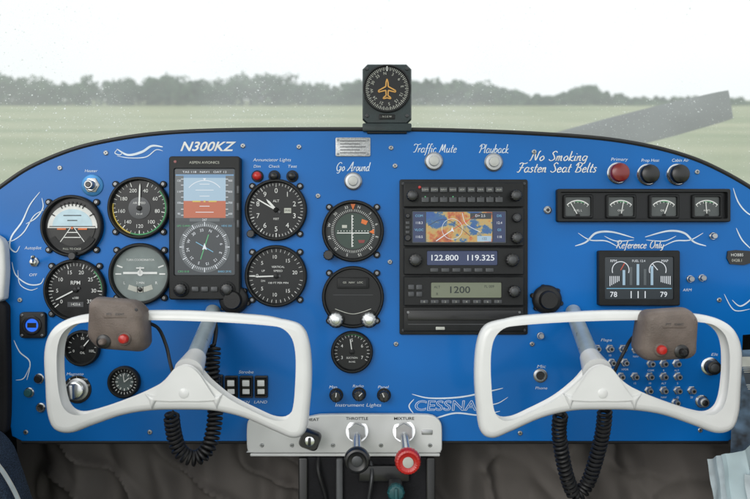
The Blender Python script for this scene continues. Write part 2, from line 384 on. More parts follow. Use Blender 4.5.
script(b,'Reference Only',640,245.5,7.8,48,WHT,0.12)
for t,x,y,sz,w in (('Autopilot',33,248,4.5,17),('OFF',33,275,4,8),('Annunciator Lights',272,160,4.6,38),('Dim',257,166.5,4,7),('Check',274,166.5,4,11),('Test',292,166.5,4,9),
    ('Primary',619,159.5,4.4,17),('Prop Heat',650,160.5,4.4,18),('Cabin Air',680,160.5,4.4,17),('Instrument Lights',358,405,4.8,46),('Map',333,387,4,8),('Radio',358,386,4,11),('Panel',383,387,4,11),
    ('Mic',541,366.5,4.5,9),('Phone',541,388,4,12),('Flaps',606,340,4,11),('Aux',632,340,4,8),('Strobe',246,372,4.2,15),('NAV   BCN   LAND',246,402,4,42),
    ('Magneto',75,374,4,17),('Elt',714,354.5,4,7),('ARM',687,290,4,9),('Heater',91,171,4,13),('VAC',352,326.5,4,8)):
    b.text(t,x,y,sz,0.35,PIN,0.2,0.0,w)
for x,y in ((106,153),(299,147),(243,146),(391,148),(534,152),(395,166),(697,172),(20,300),(26,432),(150,432),(520,433),(700,430),(60,168),(304,334),(396,344),(532,344),(719,300),(318,196),(390,262)):
    b.screw(x,y,2.4)
b.done()

def gauge(name,cx,cy,r,face=FACE,h=7,screws=True):
    b=B(name,cx,cy,3)
    b.lathe(cx,cy,[(r,0),(r,h-1.6),(r-0.5,h-0.6),(r-1.4,h),(r-2.4,h),(r-3.4,1.3)],BEZ,56,cap=False)
    b.disc(cx,cy,r-2.8,1.2,face,56)
    if screws:
        q=r*0.77
        for sx in (-1,1):
            for sy in (-1,1):
                b.lathe(cx+sx*q,cy+sy*q,[(3.4,0),(3.4,2.0),(2.8,2.6)],BEZ,18)
                b.screw(cx+sx*q,cy+sy*q,1.8,2.6,STEEL)
    return b
def fin(b,cx,cy,r): return b.done()
def needle(b,cx,cy,a,l,w,h=2.8,mat=WHT,tail=0.25,hub=2.6):
    b.ray(cx,cy,a,0,l,w,h,mat,w*0.9); b.ray(cx,cy,a,l,l+w*1.6,w*0.9,h,mat,0.1)
    b.ray(cx,cy,a+180,0,l*tail,w*1.2,h,DKST,w*1.6)
    b.lathe(cx,cy,[(hub,2),(hub,3.4),(hub*0.7,3.8)],BEZ,18)
# attitude indicator
cx,cy=72,226; b=gauge('attitude_indicator',cx,cy,31,FACE)
SKYP=pmat('horizon_card_sky',(0.5,0.66,0.75),0.5); GNDP=pmat('horizon_card_ground',(0.018,0.018,0.018),0.5)
b.poly([(cx+25*math.cos(math.radians(a)),cy+2-24*math.sin(math.radians(a))) for a in range(0,181,9)],1.8,WHT)
b.poly([(cx+20*math.cos(math.radians(a)),cy-17*math.sin(math.radians(a))) for a in range(0,181,9)],2.0,SKYP)
b.poly([(cx+23*math.cos(math.radians(a)),cy-22*math.sin(math.radians(a))) for a in range(180,361,9)],2.1,GNDP)
for i in (-60,-30,-20,-10,0,10,20,30,60): b.ray(cx,cy,i,20,24.5,1.0,2.4,BEZ)
b.rect(cx-23,cy+1,cx+23,cy+2,2.3,WHT)
for i,w in ((6,5),(11,9)): 
    b.rect(cx-w,cy-i,cx+w,cy-i+0.8,2.3,BEZ); b.rect(cx-w,cy+i,cx+w,cy+i+0.8,2.3,WHT)
for sx in (-1,1): b.line(cx+sx*2,cy+2,cx+sx*15,cy+20,0.7,2.3,WHT)
b.line(cx-15,cy+3,cx-6,cy+3,1.6,3,ORG); b.line(cx+6,cy+3,cx+15,cy+3,1.6,3,ORG); b.disc(cx,cy+2,1.2,3,ORG,12)
b.arc(cx,cy,20,26,120,240,2.8,BEZ); b.text('PULL TO CAGE',cx,cy+23,2.8,3.1,CREAM,0,0.0,18)
b.knob(cx+3,cy+30,4,12,BLK); fin(b,cx,cy,31)
# airspeed
cx,cy=139,208; b=gauge('airspeed_indicator',cx,cy,31)
b.ticks(cx,cy,24,27,20,340,32,0.5,1.8,WHT); b.ticks(cx,cy,22.4,27,20,340,8,0.9,1.9,WHT)
b.labels(cx,cy,18.3,20,340,['40','60','80','100','120','140','160','180','200'],5.2,1.9,WHT)
b.arc(cx,cy,25.8,27.2,50,200,2.0,GRN); b.arc(cx,cy,25.8,27.2,200,280,2.0,YEL)
b.lathe(cx,cy,[(11,1.6),(11,1.9),(10.3,2)],DKST,40); b.text('AIR SPEED',cx,cy-5,2.8,2.2,WHT); b.text('MPH',cx,cy+6,3.0,2.2,WHT)
needle(b,cx,cy,2,22,1.6); fin(b,cx,cy,31)
# tach
cx,cy=75,290; b=gauge('tachometer',cx,cy,31)
b.ticks(cx,cy,24,27,-130,130,35,0.45,1.8,WHT); b.ticks(cx,cy,22,27,-130,130,7,0.9,1.9,WHT)
b.labels(cx,cy,18.3,-130,130,['0','5','10','15','20','25','30','35'],5.4,1.9,WHT); b.arc(cx,cy,25.8,27.2,45,90,2,GRN)
b.text('RPM',cx,cy-7,5.4,1.9,WHT,0,0.005); b.text('x100',cx,cy+8,3.2,1.9,WHT); b.rect(cx-8,cy+12,cx+8,cy+17,1.8,DKST); b.text('1423.6',cx,cy+14.5,3.6,2,WHT)
needle(b,cx,cy,243,20,1.4); fin(b,cx,cy,31)
# turn coordinator
cx,cy=140,274; b=gauge('turn_coordinator',cx,cy,31,GFACE)
b.lathe(cx,cy,[(27,1.4),(27,1.7),(21,1.9)],pmat('dial_grey_light',(0.2,0.24,0.235),0.6),48)
for a in (-90,-70,70,90): b.ray(cx,cy,a,19,25,1.4,2.1,WHT)
b.line(cx-17,cy-1,cx+17,cy-1,2.2,2.5,WHT); b.disc(cx,cy-1,3.0,2.6,WHT,18); b.line(cx,cy-7,cx,cy,1.6,2.6,WHT); b.line(cx-4,cy-6,cx+4,cy-6,1.2,2.6,WHT)
b.text('TURN COORDINATOR',cx,cy-14,3.0,2.1,WHT,0,0.0,28); b.text('2 MIN',cx,cy+9,3.2,2.1,WHT); b.text('L',cx-16,cy+9,4,2.1,WHT); b.text('R',cx+16,cy+9,4,2.1,WHT)
b.stroke([(cx-12,cy+13),(cx,cy+16),(cx+12,cy+13)],5.0,2.2,CREAM,taper=False); b.lathe(cx,cy+15.6,[(2.2,2.2),(2.2,2.8),(1,3.4)],BLK,14); b.line(cx-2.8,cy+12,cx-2.8,cy+18.5,0.6,2.6,BLK); b.line(cx+2.8,cy+12,cx+2.8,cy+18.5,0.6,2.6,BLK)
fin(b,cx,cy,31)
# altimeter
cx,cy=276,210; b=gauge('altimeter',cx,cy,31)
b.ticks(cx,cy,24.5,27,0,360,50,0.45,1.8,WHT); b.ticks(cx,cy,23,27,0,360,10,0.9,1.9,WHT)
b.labels(cx,cy,19.2,0,360,['0','1','2','3','4','5','6','7','8','9',''],7,1.9,WHT)
b.rect(cx+8,cy-2,cx+15,cy+3,2.0,CREAM); b.text('29.92',cx+11.5,cy+0.5,2.6,2.3,BLK); b.text('ALT',cx,cy-9,3.6,2,WHT); b.text('FEET',cx,cy+9,2.8,2,WHT)
b.knob(cx-24,cy+24,4,13,BLK,ridge=0.25)
needle(b,cx,cy,300,20,1.4,3.0); needle(b,cx,cy,318,11,2.4,2.6); fin(b,cx,cy,31)
# vsi
cx,cy=276,276; b=gauge('vertical_speed_indicator',cx,cy,31)
b.ticks(cx,cy,24,27,100,440,34,0.45,1.8,WHT); b.ray(cx,cy,270,21,27,1.4,1.9,WHT)
b.labels(cx,cy,19,270,440,['','5','10','15','20'],5.2,1.9,WHT); b.labels(cx,cy,19,270,100,['0','5','10','15',''],5.2,1.9,WHT)
b.text('VERTICAL',cx+2,cy-9,2.8,2,WHT,0,0.0,13); b.text('SPEED',cx+2,cy-5,2.8,2,WHT,0,0.0,9); b.text('100 FT PER MIN',cx+2,cy+7,2.6,2,WHT,0,0.0,20)
b.text('UP',cx-13,cy-5,2.8,2,WHT); b.text('DN',cx-13,cy+5,2.8,2,WHT)
needle(b,cx,cy,268,19,1.4); fin(b,cx,cy,31)
# CDI
cx,cy=353,231; b=gauge('course_deviation_indicator',cx,cy,31)
b.lathe(cx,cy,[(27,1.4),(27,2),(18.5,2.2)],pmat('compass_card',(0.03,0.033,0.035),0.6),48); b.disc(cx,cy,18,2.3,pmat('dial_green_grey',(0.045,0.07,0.06),0.6),40)
b.ticks(cx,cy,19.5,22,0,360,72,0.42,2.45,WHT)
for i,t in enumerate(['N','3','6','E','12','15','S','21','24','W','30','33']):
    a=math.radians(i*30+14); b.text(t,cx+24.4*math.sin(a),cy-24.4*math.cos(a),4.0,2.5,WHT,0,0.0,rot=-(i*30+14))
for i in range(-5,6):
    if i: b.disc(cx+i*3,cy,0.55,2.5,WHT,8); b.disc(cx,cy+i*3,0.55,2.5,WHT,8)
b.line(cx-1,cy-16,cx-1,cy+16,1.0,2.8,WHT); b.line(cx-16,cy+2,cx+16,cy+2,1.0,2.9,WHT)
b.poly([(cx+9,cy-12),(cx+15,cy-10),(cx+13,cy-6),(cx+8,cy-8)],2.7,ORG); b.poly([(cx+16,cy+1),(cx+21,cy-2),(cx+21,cy+3)],3.0,ORG); b.poly([(cx+5,cy+9),(cx+12,cy+9),(cx+11,cy+12),(cx+6,cy+12)],2.7,DRED); b.poly([(cx-11,cy-6),(cx-6,cy-6),(cx-6,cy-3),(cx-11,cy-3)],2.7,CREAM)
b.poly([(cx-2.4,cy-27),(cx+2.4,cy-27),(cx,cy-21)],3,ORG)
b.knob(cx-24,cy+24,5,16,BLK,ridge=0.3); fin(b,cx,cy,31)
# dark navigation indicator with two knobs
cx,cy=353,297; b=gauge('glideslope_indicator',cx,cy,31)
b.box(cx,cy-14,32,11,1,1.3,4,BEZ,0.6); b.rect(cx-13,cy-18,cx+13,cy-11,4.2,FACE); b.text('GS   NAV   LOC',cx,cy-14.5,2.6,4.4,CREAM,0,0.0,20)
b.line(cx-20,cy-2,cx+20,cy-2,0.5,2,DKST); b.stroke([(cx-18,cy+12),(cx,cy+17),(cx+18,cy+12)],0.6,2,CREAM,taper=False)
for x in (336,369):
    b.knob(x,319,7.0,14,STEEL,BEZ,ridge=0.3,cap=CHR)
b.done()
# suction gauge
cx,cy=352,352; b=gauge('suction_gauge',cx,cy,21,screws=False)
b.ticks(cx,cy,15,18,-120,120,20,0.45,1.8,WHT); b.labels(cx,cy,11.6,-120,120,['3','4','5','6','7'],4.6,1.9,WHT); b.arc(cx,cy,17,18.2,-20,40,2,GRN)
b.text('SUCTION',cx,cy+6,2.6,2,WHT); b.text('IN HG',cx,cy+10,2.4,2,WHT); needle(b,cx,cy,-8,12,1.0); fin(b,cx,cy,21)
cx,cy=82,348; b=gauge('oil_pressure_gauge',cx,cy,18,screws=False); b.ticks(cx,cy,12,15,-110,110,10,0.5,1.8,WHT); b.labels(cx,cy,9.4,-110,110,['0','50','100'],3.6,1.9,WHT); b.text('OIL',cx,cy+5,3.2,2,WHT); needle(b,cx,cy,40,9,1.2); fin(b,cx,cy,18)
cx,cy=124,382; b=gauge('panel_clock',cx,cy,16,FACE,screws=False); b.disc(cx,cy,9,1.8,GFACE,32); b.ticks(cx,cy,6.5,9,0,360,12,0.9,2,WHT); b.line(cx,cy,cx+5,cy-4,1,2.6,WHT); b.line(cx,cy,cx-1,cy-8,0.8,2.7,WHT); b.ticks(cx,cy,10.5,12.6,0,360,24,0.6,2,WHT); fin(b,cx,cy,16)
# ---------------------------------------------------------------- left small items
b=B('panel_dimmer_knob',91,185,4); b.lathe(91,185,[(11,0),(11,1.0),(10,1.4)],pmat('anodised_blue',(0.03,0.16,0.36),0.35,0.5),36); b.lathe(91,185,[(8,1.4),(8,2.6),(7,3)],STEEL,6); b.knob(91,185,4.6,12,STEEL,CHR,2,cap=BLK); b.done()
def toggle(name,x,y,ang=0,l=16,r=5):
    b=B(name,x,y,4); b.lathe(x,y,[(r,0),(r,2),(r*0.8,2.5)],STEEL,6); b.lathe(x,y,[(r*0.62,2.5),(r*0.62,5),(r*0.4,5.5)],CHR,18)
    dx,dy=math.sin(math.radians(ang))*5,-math.cos(math.radians(ang))*5
    b.tube([(x,y,4),(x+dx*0.5,y+dy*0.5,4+l*0.5),(x+dx,y+dy,4+l),(x+dx*1.1,y+dy*1.1,5+l)],1.4,CHR,10,rs=[1,1.4,2,1]); return b.done()
toggle('toggle_switch',33,262,0)
b=B('charging_port',33,325,3); b.box(33,325,26,26,4,0,5,BEZ,1); b.lathe(33,325,[(9.5,5),(9.5,6.4),(8.6,7),(7,7),(6.4,5.4)],BLK,36,cap=False); b.disc(33,325,6.8,5.4,E_BLU,28); b.rect(28.5,322.6,37.5,327.4,5.8,BLK)
for x,y in ((23,315),(43,315),(23,335),(43,335)): b.screw(x,y,1.3,5)
b.done()
b=B('ignition_switch',76,390,4); b.lathe(76,390,[(14,0),(14,1),(13.4,1.4)],BLK,40); b.knob(76,390,9,8,CHR,STEEL); b.box(76,390,4,14,1,8,18,STEEL,0.8)
for i,t in enumerate(['OFF','R','L','BOTH','ST']): a=math.radians(-70+i*35); b.text(t,76+12.4*math.sin(a),390-12.4*math.cos(a),2.6,1.8,WHT)
b.done()
for x,y,m in ((28,393,TEAL),(38,379,BLK),(57,375,BLK)):
    b=B('indicator_lamp',x,y,3); b.knob(x,y,4.0,5,m,CHR); b.done()
b=B('phone_jack',40,408,3); b.lathe(40,408,[(5,0),(5,2),(4,3),(3,3),(2.6,0.6)],CHR,20,cap=False); b.disc(40,408,3,0.6,BLK,16); b.done()
for i,x in enumerate((231,246,261)):
    b=B('rocker_switch',x,387,4); b.frame(x,387,13,22,1,10,18,0.6,0,4,1,BLK)
    b.rings([[b.P(px,py,1) for px,py in rr(x,387,9.4,17.4,.5,2)],[b.P(px,py,5.5 if py<387 else 3.0) for px,py in rr(x,387,9,17,.5,2)]],BLK)
    b.box(x,383,7,6,0.6,4,5.6,WHT,0.3); b.box(x,391.5,7,5,0.6,3.2,4.4,WHT,0.3); b.done()
b=B('rocker_switch',216,386,4); b.frame(216,386,13,22,1,10,18,0.6,0,4,1,BLK); b.box(216,386,9.4,17.4,.5,1,5,BLK,0.7); b.done()
for x,m in ((257,RED),(274,BLK),(292,BLK)):
    b=B('annunciator_light',x,176,4); b.lathe(x,176,[(6,0),(6,1.5),(5.6,2)],BEZ,24); b.lathe(x,176,[(4.4,2),(4.4,5),(3.8,6.5),(2.4,7.6),(0.4,8)],m,24); b.done()
# ---------------------------------------------------------------- PFD
b=B('primary_flight_display',205,228,8)
b.frame(205,228,71,143,3,60,106,1.5,0,11,9,BEZ,icx=205,icy=222,bev=1.2)
b.rect(174,168,236,277,9,E_DK)
b.rect(176,170,234,201,9.3,E_SKY); b.rect(176,170,234,178,9.5,E_SKY2); b.rect(176,201,234,218,9.4,E_GND)
b.rect(176,176,184,218,9.7,E_GRY); b.rect(226,176,234,218,9.7,E_GRY)
for i in range(7):
    b.rect(181.5,179+i*6,184,179.6+i*6,9.9,E_WHT); b.rect(226,179+i*6,228.5,179.6+i*6,9.9,E_WHT)
for i in range(4): b.text(str(120-i*10),179.4,181+i*11,2.8,9.9,E_WHT); b.text(str(9-i)+'00',230.6,181+i*11,2.8,9.9,E_WHT)
b.rect(176,170,234,174.5,9.9,E_DK); b.text('TAS 118   NAV1   OAT 12',205,172.3,2.8,10,E_WHT,0,0,44)
for y,w in ((184,5),(190,9),(196,5),(206,5),(212,9)): b.rect(205-w,y,205+w,y+0.6,9.9,E_WHT)
b.arc(205,201,20,20.7,-50,50,9.9,E_WHT); b.poly([(205,181),(203.4,178.4),(206.6,178.4)],10,E_WHT)
b.line(193,201.5,201,201.5,1.4,10.0,E_YEL); b.line(209,201.5,217,201.5,1.4,10,E_YEL); b.rect(204,200.6,206,202.4,10,E_YEL)
b.rect(176,218,234,222,9.8,E_DK); b.rect(190,218.6,220,221.6,9.9,E_GRY); b.text('247',205,220,3.2,10.1,E_WHT)
b.disc(205,247,25.5,9.5,E_GRY,48); b.disc(205,247,20.5,9.7,E_DK,48); b.ticks(205,247,20.5,23,0,360,72,0.4,9.9,E_WHT); b.ticks(205,247,20.5,25,0,360,12,0.8,9.92,E_WHT)
for i,t in enumerate(['N','3','6','E','12','15','S','21','24','W','30','33']):
    a=math.radians(i*30+20); b.text(t,205+16.8*math.sin(a),247-16.8*math.cos(a),4.0,9.95,E_WHT,rot=-(i*30+20))
b.ray(205,247,18,-13,13,0.9,10.1,E_GRN); b.ray(205,247,-60,-10,10,0.7,10.1,E_CYA); b.poly([(205,243),(207.4,250),(205,248.8),(202.6,250)],10.2,E_WHT)
b.text('GPS 12.4NM',184,226,2.6,9.9,E_GRN,0,0,13); b.text('HDG 250',227,226,2.6,9.9,E_CYA,0,0,10); b.text('BARO 29.92',225,271.5,2.6,9.9,E_CYA,0,0,13); b.text('CRS 018',184,271.5,2.6,9.9,E_GRN,0,0,11)
b.text('ASPEN AVIONICS',205,163,3.6,11.3,CREAM,0,0.0,30)
b.knob(182,289,6,17,BLK,BEZ,11,ridge=0.25,cap=DKST); b.knob(228,289,6,17,BLK,BEZ,11,ridge=0.25,cap=DKST)
for i in range(3): b.box(196+i*9.5,289,7,5,1,11,12.4,DKST,0.5)
for i in range(5): b.box(238.6,190+i*17,2.4,8,0.8,11,12,DKST,0.4)
b.disc(176,162,1.4,11.4,DRED,12)
b.done()
# ---------------------------------------------------------------- placard and buttons
b=B('data_placard',353,147,1); b.box(353,147,35,19,1.5,0,1.4,PLATE,0.5)
for i in range(5): b.line(340,141+i*3,366-(i%2)*6,141+i*3,0.7,1.6,DKST)
for x,y in ((338,140),(368,140),(338,154),(368,154)): b.screw(x,y,1.1,1.2)
b.done()
LENS=pmat('button_lens',(0.5,0.51,0.49),0.35,0,0.2)
for x,y,r in ((353,181,7.5),(434,161,7.8),(494,162,7.8)):
    b=B('push_button',x,y,4); b.lathe(x,y,[(r+1.5,0),(r+1.5,2),(r,3.5),(r*0.75,3.8)],STEEL,36); b.lathe(x,y,[(r*0.66,3.5),(r*0.66,6),(r*0.6,7),(r*0.4,7.4)],LENS,32); b.done()
for x,y in ((336,396),(359,395),(384,396)):
    b=B('dimmer_knob',x,y,6); b.knob(x,y,5.4,12,BLK,BEZ,ridge=0.3); b.ray(x,y,random.uniform(-60,60),0,4.4,0.9,12.3,WHT); b.done()
# ---------------------------------------------------------------- radio stack
b=B('radio_stack_frame',463.5,257,2); b.box(463.5,257,128,155,2,0,3.5,BEZ,0.8)
for x in (403,524):
    for y in (184,330): b.screw(x,y,1.6,3.5,DKST)
b.done()
b=B('audio_panel',463.5,195,6); b.box(463.5,195,120,24,1.2,3.5,8,BEZ,0.8)
for i in range(9): 
    b.box(425+i*9.2,190,7.4,5.4,0.8,8,9.6,DKST,0.5); b.text('COM1 COM2 NAV1 NAV2 ADF DME MKR SPK AUX'.split()[i],425+i*9.2,190,2.4,9.9,CREAM)
    b.box(425+i*9.2,200,7.4,5.4,0.8,8,9.6,DKST,0.5); b.disc(425+i*9.2,197,0.7,9.9,E_GRN if i in(0,3) else DKST,8)
b.knob(412,196,5.6,15,BLK,None,8,ridge=0.3,cap=DKST); b.knob(515,196,5.6,15,BLK,None,8,ridge=0.3,cap=DKST); b.lathe(419.5,187.5,[(1.5,8),(1.5,8.6),(1,9)],RED,10)
b.done()
b=B('gps_navigator',463.5,227,6)
b.frame(463.5,227,120,38,1.2,94,32,1,3.5,9,7,BEZ,icx=459,icy=227)
b.rect(411,210,507,244,7,E_DK); b.rect(426,212,492,242,7.3,E_MAP); b.rect(413,212,425,242,7.3,E_LCDD); b.rect(493,212,505,242,7.3,E_LCDD)
for i,t in enumerate(('COM','118.3','VLOC','110.5')): b.text(t,419,216+i*7,3.4,7.6,E_WHT if i%2 else E_CYA)
for i,t in enumerate(('DIS','12.4','GS','118')): b.text(t,499,216+i*7,3.4,7.6,E_WHT if i%2 else E_CYA)
b.line(436,241,452,230,0.8,7.6,E_WHT); b.line(452,230,480,213,0.8,7.6,E_RED); b.poly([(452,227),(454,232),(452,231),(450,232)],7.8,E_WHT); b.arc(452,229,10,10.4,-180,180,7.6,E_WHT,36)
b.rect(477,236,491,241.5,7.6,E_SKY); b.text('122',484,238.8,3.4,7.9,BLK); b.rect(470,213,491,219,7.6,E_DK); b.text('D> 2.5',480,216,3.6,7.9,E_WHT)
b.stroke([(428,226),(440,220),(452,222),(470,236)],0.5,7.6,E_DK,taper=False); b.stroke([(462,213),(466,224),(480,232)],0.5,7.6,E_WHT,taper=False)
b.knob(515.5,218,4.6,15,BLK,None,9,cap=DKST); b.knob(515.5,238,5.6,16,BLK,None,9,ridge=0.3,cap=DKST); b.knob(407.5,216,2.4,12,BLK,None,9); b.knob(407.5,238,3.2,13,BLK,None,9)
for i in range(3): b.box(407.5,223+i*4.6,4,3,0.5,9,10,DKST,0.3)
b.done()
b=B('nav_com_radio',463.5,261,6)
b.frame(463.5,261,120,27,1.2,70,14,1,3.5,9,7.6,BEZ,icx=462,icy=258)
b.rect(427,251,497,265,7.6,E_LCDD); b.text('122.800',444,258,8,7.9,E_WHT,0,0.01,27); b.text('119.325',480,258,8,7.9,E_WHT,0,0.01,27)
for i in range(6): b.box(434+i*11,270,8,4,0.8,9,10.2,DKST,0.4)
b.knob(415,260,6.4,16,BLK,None,9,ridge=0.35,cap=DKST); b.knob(511,260,6.4,16,BLK,None,9,ridge=0.35,cap=DKST)
b.done()
b=B('transponder',463.5,291,6)
b.frame(463.5,291,120,29,1.2,70,15,1,3.5,9,7.6,BEZ,icx=466,icy=290)
b.rect(431,282,501,298,7.6,E_LCDG); b.text('1200',459,290,9.5,7.9,LCDTXT,0,0.01,20); b.text('FL 009',489,286.5,3.6,7.9,LCDTXT); b.text('ALT',437,287,3.6,7.9,LCDTXT); b.text('R',437,294,3.6,7.9,LCDTXT)
for i in range(8): b.box(424+i*10.5,301.5,8,3.8,0.8,9,10.2,DKST,0.4); b.text(str(i),424+i*10.5,301.5,2.6,10.5,CREAM)
for i in range(2):
    for j in range(2): b.box(411+i*8,287+j*7,6,5,0.8,9,10.2,DKST,0.4)
b.knob(513,291,6,16,BLK,None,9,ridge=0.3,cap=DKST); b.done()
b=B('blank_tray',463.5,319,4); b.box(463.5,319,120,24,1,3.5,6.5,BEZ,0.8); b.box(463.5,315,112,10,0.6,6.5,7.5,BLK,0.5); b.line(408,324,519,324,0.8,6.7,DKST)
b.box(440,328,9,3,0.6,6.5,7.4,CREAM,0.3); b.screw(408,312,1.4,6.5,STEEL); b.screw(519,312,1.4,6.5,STEEL); b.done()
# ---------------------------------------------------------------- right side
for x,m in ((620,DRED),(650,BLK),(680,BLK)):
    y=172.5 if x==620 else 174
    b=B('pull_knob',x,y,8); b.lathe(x,y,[(11,0),(11,2),(10,3)],CHR,36); b.lathe(x,y,[(8.6,3),(9.6,5),(9.6,9),(8.6,11),(6,12.2),(1,12.6)],m,36); b.done()
EDG=pmat('engine_dial_grey',(0.07,0.08,0.08),0.35)
b=B('engine_gauge_cluster',643,205.5,4); b.frame(643,205.5,173,33,2,166,26,1.5,0,7,2,BEZ); b.rect(559,191.5,727,219.5,2,FACE)
for i,t in enumerate(('FUEL L','OIL P','OIL T','AMPS')):
    x=578+i*43; y=206.5
    b.frame(x,y,30,24,2,25,19,1.5,2,5.5,3,BEZ); b.rect(x-13,y-10,x+13,y+10,3,EDG)
    b.arc(x,y+9,14.5,15.6,-45,45,3.4,WHT); b.ticks(x,y+9,12.5,15.5,-45,45,6,0.5,3.5,WHT); b.ray(x,y+9,(-30,10,20,-5)[i],2,14,0.9,4,WHT); b.disc(x,y+9,2,4.1,BEZ,14)
    b.text(t,x,y+4,2.8,3.6,WHT); b.arc(x,y+9,13.6,14.4,-10,25,3.6,GRN)
b.done()
b=B('panel_light_socket',548,210,3) ; b.lathe(548,210,[(4,0),(4,2),(2.6,3)],STEEL,18); b.disc(548,210,1.8,3.2,BLK,12); b.done()
b=B('engine_monitor',638.5,278,5); b.frame(638.5,278,81,55,2,68,42,1.5,0,8,6.5,BEZ); b.rect(604,256.5,673,299.5,6.5,E_DK)
for i in range(5):
    b.rect(622+i*7,275-(i*3)%8-5,624.6+i*7,285,6.9,E_SKY if i%2==0 else E_GRY)
b.arc(620,270,8,8.8,-110,110,6.9,E_WHT); b.ray(620,270,30,0,8,0.8,7,E_RED); b.arc(657,270,8,8.8,-110,110,6.9,E_WHT); b.ray(657,270,-40,0,8,0.8,7,E_WHT)
b.text('RPM',613,261,3.6,6.9,E_WHT); b.text('MAP',664,261,3.6,6.9,E_WHT); b.text('78',613,294.5,7.4,6.9,E_WHT,0,0.01); b.text('79',663,294.5,7.4,6.9,E_WHT,0,0.01); b.rect(606,288,671,288.7,6.9,E_CYA); b.text('FUEL 12.4',638,261,3.2,6.9,E_WHT)
for i in range(3): b.rect(630+i*7,291,631+i*7,298,6.9,E_WHT)
for i in range(6): b.rect(609+i*1.8,276,609.8+i*1.8,286-i,6.95,E_WHT); b.rect(660+i*1.8,276,660.8+i*1.8,282+i*0.5,6.95,E_WHT)
b.done()
b=B('hour_meter_label',739.5,257.5,2); b.prism([(728,251),(736,250),(750,251),(752,256),(751,263),(744,265),(730,264),(727,258)],0,2,BLK); b.text('HOBBS',737,255,4,2.3,WHT); b.text('0428.1',737,260.5,4,2.3,CREAM); b.done()
for x,y in ((691,279),(703,278),(541,336),(714,236)):
    b=B('push_switch',x,y,3); b.knob(x,y,3.0,6,STEEL,CHR); b.done()
b=B('headphone_jack',541,376,4); b.lathe(541,376,[(7,0),(7,1.6),(5.6,2.4),(4.4,2.4),(4,0.8)],STEEL,28,cap=False); b.disc(541,376,4.2,0.8,BLK,20); b.done()
b=B('circuit_breaker_bank',648,378,4)
for row in ([(598,349),(611,349),(624,349),(637,350)],[(600,363),(613,363),(626,363),(652,364),(665,364),(678,364)],[(622,377),(636,377),(651,377),(665,377),(679,377)],[(650,391),(665,391),(679,391),(693,391)],[(677,403)]):
    for x,y in row:
        b.lathe(x,y,[(4.6,0),(4.6,0.8),(4.0,1.4),(3.4,1.4)],CHR,6); b.lathe(x,y,[(3.0,1.4),(3.0,6),(2.4,7)],STEEL,16); b.disc(x,y,1.5,7.2,BLK,12)
        b.text(random.choice(['5','10','15','20','NAV','COM','XPDR','ALT','LDG']),x,y+7,2.8,0.6,PIN)
b.done()
b=B('cigar_lighter',712,367,5); b.knob(712,367,7.0,12,BLK,CHR,cap=DKST); b.done()
b=B('landing_light_switch',703,402,4); b.knob(703,402,5.0,9,STEEL,CHR,cap=BLK); b.done()
